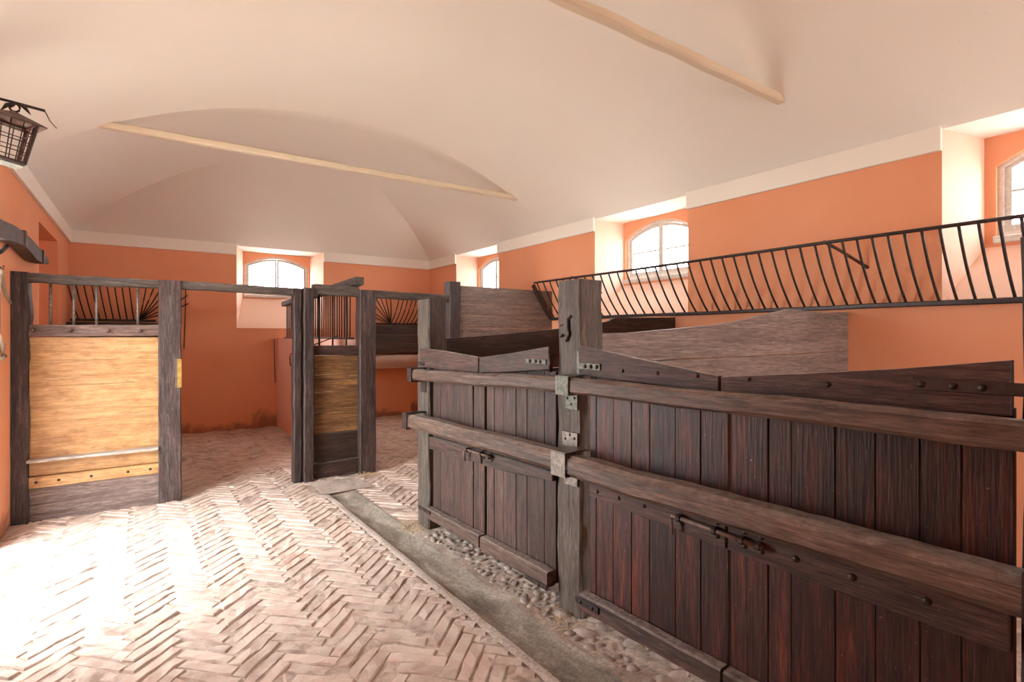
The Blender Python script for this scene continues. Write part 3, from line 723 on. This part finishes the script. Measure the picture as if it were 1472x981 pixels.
# rope hung by the wall post
t = thing('rope', (-.86, 5.25, 1.9), 'frayed pale rope hanging beside the wall post at the left edge', 'rope')
def pxs(L, X): return [on_x(x, y, X) for x, y in L]
tube('rope_strand', pxs([(1, 388), (3, 400), (5, 412), (9, 425), (15, 436)], -.845), .011, 'rope', t, 7, [.011, .011, .012, .013, .009])
tube('rope_strand', pxs([(1, 388), (-1, 410), (-2, 440), (-2, 470), (0, 488), (3, 496), (3, 506), (6, 512), (1, 517)], -.850), .010, 'rope', t, 7, [.01, .01, .01, .011, .013, .019, .012, .019, .012])
hk = on_x(1, 388, -.845)
tube('wall_hook', [V((XL, hk.y, hk.z + .02)), V((XL + .03, hk.y, hk.z + .02)), V((XL + .05, hk.y, hk.z + .005)), V((XL + .05, hk.y, hk.z + .03))], .007, 'iron', t, 6)

# ------------------------------------------------------------------ wall between the far stalls with its iron grille
WX = 1.80
vs = [(WX + a, y, z) for a in (0, .15) for y in (YP + .14, YB) for z in (-.05, 1.46)]
struct(obj('wall_middle', vs, [(0, 1, 3, 2), (4, 6, 7, 5), (1, 5, 7, 3), (0, 4, 5, 1)], 'pink'))
t = thing('iron_grille', (WX + .06, 7.6, 1.46), 'vertical iron bar grille under a wooden rail on the low dividing wall', 'grille')
topz = lambda y: 2.065 - .012 * (y - YP)
beam('grille_rail', (WX + .07, YP - .09, topz(YP) + .02), (WX + .07, YB - .25, topz(YB - .25)), .10, .085, 'beam', t, seg=10, wob=.002)
y = YP + .22; k = 0
while y < YB - .35:
    tube('grille_bar', [(WX + .07, y, 1.455), (WX + .07, y, topz(y) - .03)], .0078, 'iron', t, 6); k += 1
    y += .097 + random.gauss(0, .006)
beam('grille_sill', (WX + .07, YP + .15, 1.47), (WX + .07, YB - .3, 1.47), .05, .02, 'iron', t, bev=.003)
tube('wall_ring', [(WX - .005, 8.35, 1.23), (WX - .04, 8.35, 1.23), (WX - .045, 8.35, 1.20), (WX - .045, 8.35, 1.09), (WX - .04, 8.35, 1.06), (WX - .005, 8.35, 1.06)], .008, 'iron', None, 6)
tag(bpy.data.objects['wall_ring'], 'small iron tethering handle on the low dividing wall', 'handle')

# ------------------------------------------------------------------ hay racks
def curve_bar(name, top, bot, sag, r, parent):
    pts = []
    for i in range(8):
        s = i / 7; p = top.lerp(bot, s); pts.append(p + sag * (4 * s * (1 - s)))
    return tube(name, pts, r, 'iron', parent, 6)
t = thing('hay_rack', (4.4, 3.0, 1.70), 'long curved iron hay rack along the right wall under the windows', 'hay rack', 'wall hay racks')
ZTp, ZBt = 2.205, 1.735; XT, XB = 4.25, 4.545
tube('top_rail', [(XT, YP - .02, ZTp), (XT, 4.0, ZTp - .005), (XT, 2.2, ZTp + .003), (XT, .0, ZTp)], .013, 'iron', t, 8)
beam('bottom_rail', (XB, YP - .02, ZBt - .01), (XB, 0, ZBt - .01), .055, .035, 'iron', t, seg=16, wob=.002)
y = .10
while y < YP - .06:
    curve_bar('rack_bar', V((XT, y, ZTp)), V((XB, y - .01, ZBt)), V((-.016, 0, -.020)), .0095, t); y += .132 if y > 3 else (.115 if y > 2 else .098)
for y in (1.99, 4.9):
    tube('support_rod', [(XT - .01, y + .0, ZTp + .01), (XT + .12, y - .05, ZTp - .045), (XR - .005, y - .16, ZTp - .18)], .012, 'rust', t, 7)
beam('end_board', (XT + .0, YP + .005, ZTp - .03), (XB, YP + .005, ZBt), .03, .05, 'iron', t)

def back_rack(xa, xb, xfan, side, label, fan, ztop):
    t = thing('hay_rack', ((xa + xb) / 2, YB - .2, 1.70), label, 'hay rack', 'wall hay racks')
    yt, yb, zb = YB - .30, YB - .05, 1.735
    ex = xfan + side * .62
    lo, hi = min(xa, ex) if side < 0 else xa, xb if side < 0 else ex
    tube('top_rail', [(lo, yt, ztop), (hi, yt, ztop)], .012, 'iron', t, 8)
    beam('bottom_rail', (xa, yb, zb - .012), (xb, yb, zb - .012), .05, .03, 'iron', t)
    n = 9
    for i in range(n):
        f = (i + .4) / n; xt = (xa + (xfan - xa) * f) if side > 0 else (xb + (xfan - xb) * f)
        sh = .055 * (1 if side > 0 else -1) * (1 - f)
        if side < 0: sh = -.13 * (1 - .6 * f)
        curve_bar('rack_bar', V((xt - (0 if side < 0 else .05), yt, ztop)), V((xt + sh, yb, zb)), V((0, -.03, -.03)), .009, t)
    for i in range(fan):
        f = (i + .5) / fan
        top = V((xfan + side * (.06 + .56 * min(1, f * 1.25)), yt + .02, ztop - max(0, f - .6) * .85))
        curve_bar('rack_bar', top, V((xfan + side * .02, yb, zb)), V((0, -.03, -.03)), .009, t)
    return t
back_rack(XL + .02, .12, -.10, 1, 'iron hay rack on the back wall seen above the yellow panel', 7, 2.26)
back_rack(3.35, XR - .02, 3.79, -1, 'iron hay rack with fanned bars in the far right corner', 7, 2.22)
def trough(x0, x1, z0, z1, y, label, n):
    t = thing('feed_trough', ((x0 + x1) / 2, y, z0), label, 'trough', 'wooden feed troughs')
    for k in range(n):
        a = z0 + (z1 - z0) * k / n; b = z0 + (z1 - z0) * (k + 1) / n
        beam('front_board', (x0, y, (a + b) / 2), (x1, y, (a + b) / 2), .04, b - a - .004, 'dark', t)
    for x in (x0 + .02, x1 - .02): beam('side_board', (x, y + .02, (z0 + z1) / 2), (x, YB - .012, (z0 + z1) / 2), .035, z1 - z0 - .01, 'dark', t)
    beam('base_board', (x0 + .04, (y + YB) / 2 + .01, z0 + .015), (x1 - .04, (y + YB) / 2 + .01, z0 + .015), YB - y - .09, .03, 'dark', t)
trough(XL + .01, .16, 1.25, 1.685, 9.12, 'dark wooden feed trough below the rack behind the yellow panel', 3)
trough(3.25, XR - .01, 1.195, 1.69, 9.10, 'dark wooden feed trough in the far right corner', 3)
# glazed half-round manger below the right trough
def manger():
    vs, fs = [], []; n = 14; prof = [(YB - .02, 1.15), (YB - .46, 1.15), (YB - .50, 1.135)]
    for k in range(n + 1): a = math.pi * (1.0 + .5 * k / n); prof.append((YB - .02 + .47 * math.cos(a), 1.13 + .24 * math.sin(a)))
    for x in (3.22, 4.58):
        for y, z in prof: vs.append((x, y, z))
    k = len(prof)
    fs = [(i, i + 1, k + i + 1, k + i) for i in range(k - 1)] + [tuple(range(k)), tuple(range(2 * k - 1, k - 1, -1))]
    tag(obj('manger', vs, fs, 'manger', None, None), 'pale glazed half-round manger below the corner feed trough', 'manger')
manger()
t = tag(tube('hanging_chain', [(.50, YB - .03, 2.26), (.49, YB - .03, 1.75), (.475, YB - .03, 1.30)], .007, 'iron', None, 6), 'thin black chain hanging down the back wall', 'chain')
tag(tube('drain_pipe', [(1.755, YB - .02, 1.45), (1.76, YB - .02, 1.0), (1.77, YB - .02, .72)], .006, 'iron', None, 6), 'thin dark iron rod on back wall beside the dividing wall', 'rod')

# ------------------------------------------------------------------ curved wooden arm on the left wall
def arm():
    t = thing('wooden_arm', (XL, 5.9, 2.15), 'curved dark wooden arm with iron straps fixed to the left wall', 'wooden arm')
    up = [(-20, 308), (0, 317), (16, 324), (32, 334), (42, 343), (50, 353), (58, 362), (66, 373)]
    lo = [(-20, 336), (0, 343), (16, 347), (29, 353), (39, 363), (49, 374), (57, 378), (66, 380)]
    vs, fs = [], []
    for (a, b), (c, d) in zip(up, lo):
        xm = (a + c) / 2
        for X in (XL + .012, XL + .10):
            pu = on_x(xm, b, XL + .08); pl = on_x(xm, d, XL + .08)
            vs += [V((X, pl.y, pl.z)), V((X, pu.y, pu.z))]
    n = len(up)
    for i in range(n - 1):
        a = i * 4; b = a + 4
        for k, j in ((0, 1), (1, 3), (3, 2), (2, 0)): fs.append((a + k, a + j, b + j, b + k))
    fs += [(0, 2, 3, 1), ((n - 1) * 4, (n - 1) * 4 + 1, (n - 1) * 4 + 3, (n - 1) * 4 + 2)]
    obj('curved_timber', vs, fs, 'beam', t)
    for i in (3, 6):
        c = [vs[i * 4 + k] for k in range(4)]
        m = (c[2] + c[3]) / 2; h = (c[3] - c[2]).length + .02
        beam('iron_strap', m + X1 * .006 - Y1 * .03, m + X1 * .006 + Y1 * .03, .012, h, 'rust', t, bev=.002)
        beam('iron_strap', V((XL + .012, m.y, c[3].z + .008)), V((XL + .11, m.y, c[3].z + .008)), .06, .01, 'rust', t, bev=.002)
    tube('peg', pxs([(-6, 366), (3, 361), (10, 354)], XL + .06), .014, 'iron', t, 7)
arm()

# ------------------------------------------------------------------ lantern on its iron arm
def lantern():
    c = V((-.606, 4.045, 0)); zt, zb = 2.705, 2.475
    TILT = Matrix.Translation(c + Z * 2.78) @ Matrix.Rotation(math.radians(7), 4, 'Y') @ Matrix.Rotation(math.radians(24), 4, 'Z') @ Matrix.Translation(-(c + Z * 2.78))
    t = thing('lantern', c + Z * zb, 'old iron lantern with wire-crossed glass and pyramid roof', 'lantern')
    q = lambda x, y, z: TILT @ (c + V((x, y, z)))
    n = 4; rt, rb = .118, .088; ang = [math.pi / 4 + k * math.pi / 2 for k in range(4)]
    T = [q(rt * math.cos(a), rt * math.sin(a), zt) for a in ang]; B = [q(rb * math.cos(a), rb * math.sin(a), zb) for a in ang]
    apex = q(0, 0, 2.762); E_ = [q(.168 * math.cos(a), .168 * math.sin(a), zt - .012) for a in ang]
    E2 = [e + Z * .006 for e in E_]
    obj('roof', E_ + E2 + [apex, apex - Z * .008], [(4, 5, 8), (5, 6, 8), (6, 7, 8), (7, 4, 8), (1, 0, 9), (2, 1, 9), (3, 2, 9), (0, 3, 9)] + [(k, (k + 1) % 4, 4 + (k + 1) % 4, 4 + k) for k in range(4)], 'rust', t)
    for k in range(4):
        j = (k + 1) % 4
        beam('corner_bar', B[k], T[k], .016, .016, 'iron', t, bev=.003)
        beam('rim', T[k], T[j], .014, .014, 'iron', t, bev=.003); beam('rim', B[k], B[j], .02, .014, 'iron', t, bev=.003)
        obj('glass', [B[k], B[j], T[j], T[k]], [(0, 1, 2, 3)], 'clear', t)
        for f in (.33, .66): tube('wire', [B[k].lerp(B[j], f), T[k].lerp(T[j], f)], .003, 'iron', t, 5)
        for f in (.25, .5, .75): tube('wire', [B[k].lerp(T[k], f), B[j].lerp(T[j], f)], .003, 'iron', t, 5)
    obj('base', [b - Z * .006 for b in B] + [b - Z * .018 for b in B], [(0, 1, 2, 3), (7, 6, 5, 4)] + [(k, 4 + k, 4 + (k + 1) % 4, (k + 1) % 4) for k in range(4)], 'patina', t)
    tube('hanging_ring', [apex + V((.022 * math.cos(a), 0, .02 + .024 * math.sin(a))) for a in [k * math.pi / 6 - math.pi / 2 for k in range(13)]], .006, 'iron', t, 6)
    b = thing('lantern_bracket', (XL, 4.06, 2.80), 'iron wall arm with leaf ornament carrying the lantern', 'bracket')
    tube('arm', [(XL, 4.045, 2.835), (-.62, 4.045, 2.812), (-.48, 4.045, 2.795)], .008, 'iron', b, 7)
    beam('wall_plate', (XL + .006, 4.045, 2.74), (XL + .006, 4.045, 2.90), .04, .012, 'iron', b, up=X1)
    for dx, dz in ((-.065, -.05), (.06, -.045), (-.03, -.03)):
        tube('leaf', [(-.60, 4.045, 2.812), (-.60 + dx * .6, 4.04, 2.80 + dz * .2), (-.60 + dx, 4.035, 2.80 + dz)], .01, 'iron', b, 5, [.004, .012, .002])
    tube('wire_stay', [(-.48, 4.045, 2.795), (-.455, 4.03, 2.735), (-.425, 4.02, 2.698)], .003, 'galv', b, 5)
lantern()

# ------------------------------------------------------------------ straw swept against the post feet
def straw(cx, cy, n, r, label, seed):
    rr = random.Random(seed); vs, fs = [], []
    for _ in range(n):
        a = rr.uniform(0, 6.28); d = r * math.sqrt(rr.random()); x, y = cx + d * math.cos(a), cy + d * math.sin(a)
        b = rr.uniform(0, 6.28); l = rr.uniform(.02, .06); z = .004 + ground(x, y); dz = rr.uniform(.0, .035)
        u = V((math.cos(b), math.sin(b), 0)); w = V((-u.y, u.x, 0)) * .0016; k = len(vs)
        p0, p1 = V((x, y, z)), V((x, y, z)) + u * l + Z * dz
        vs += [p0 - w, p0 + w, p0 + Z * .002, p1 - w, p1 + w, p1 + Z * .002]
        fs += [(k, k + 1, k + 4, k + 3), (k + 1, k + 2, k + 5, k + 4), (k + 2, k, k + 3, k + 5)]
    o = obj('straw', vs, fs, 'straw'); o['kind'] = 'stuff'; tag(o, label, 'straw')
M['straw'] = simple('straw_stalk', (.42, .28, .13), .8, 0, (.62, .47, .27), 60)
p = S(1.78, .06, 0); straw(p.x, p.y, 130, .13, 'loose straw at the foot of the far gate post', 3)
straw(1.96, YP - .10, 70, .09, 'loose straw at the foot of the dark post by the ochre panel', 4)
p = S(.1, .08, 0); straw(p.x, p.y, 60, .12, 'loose straw at the foot of the carved post', 5)
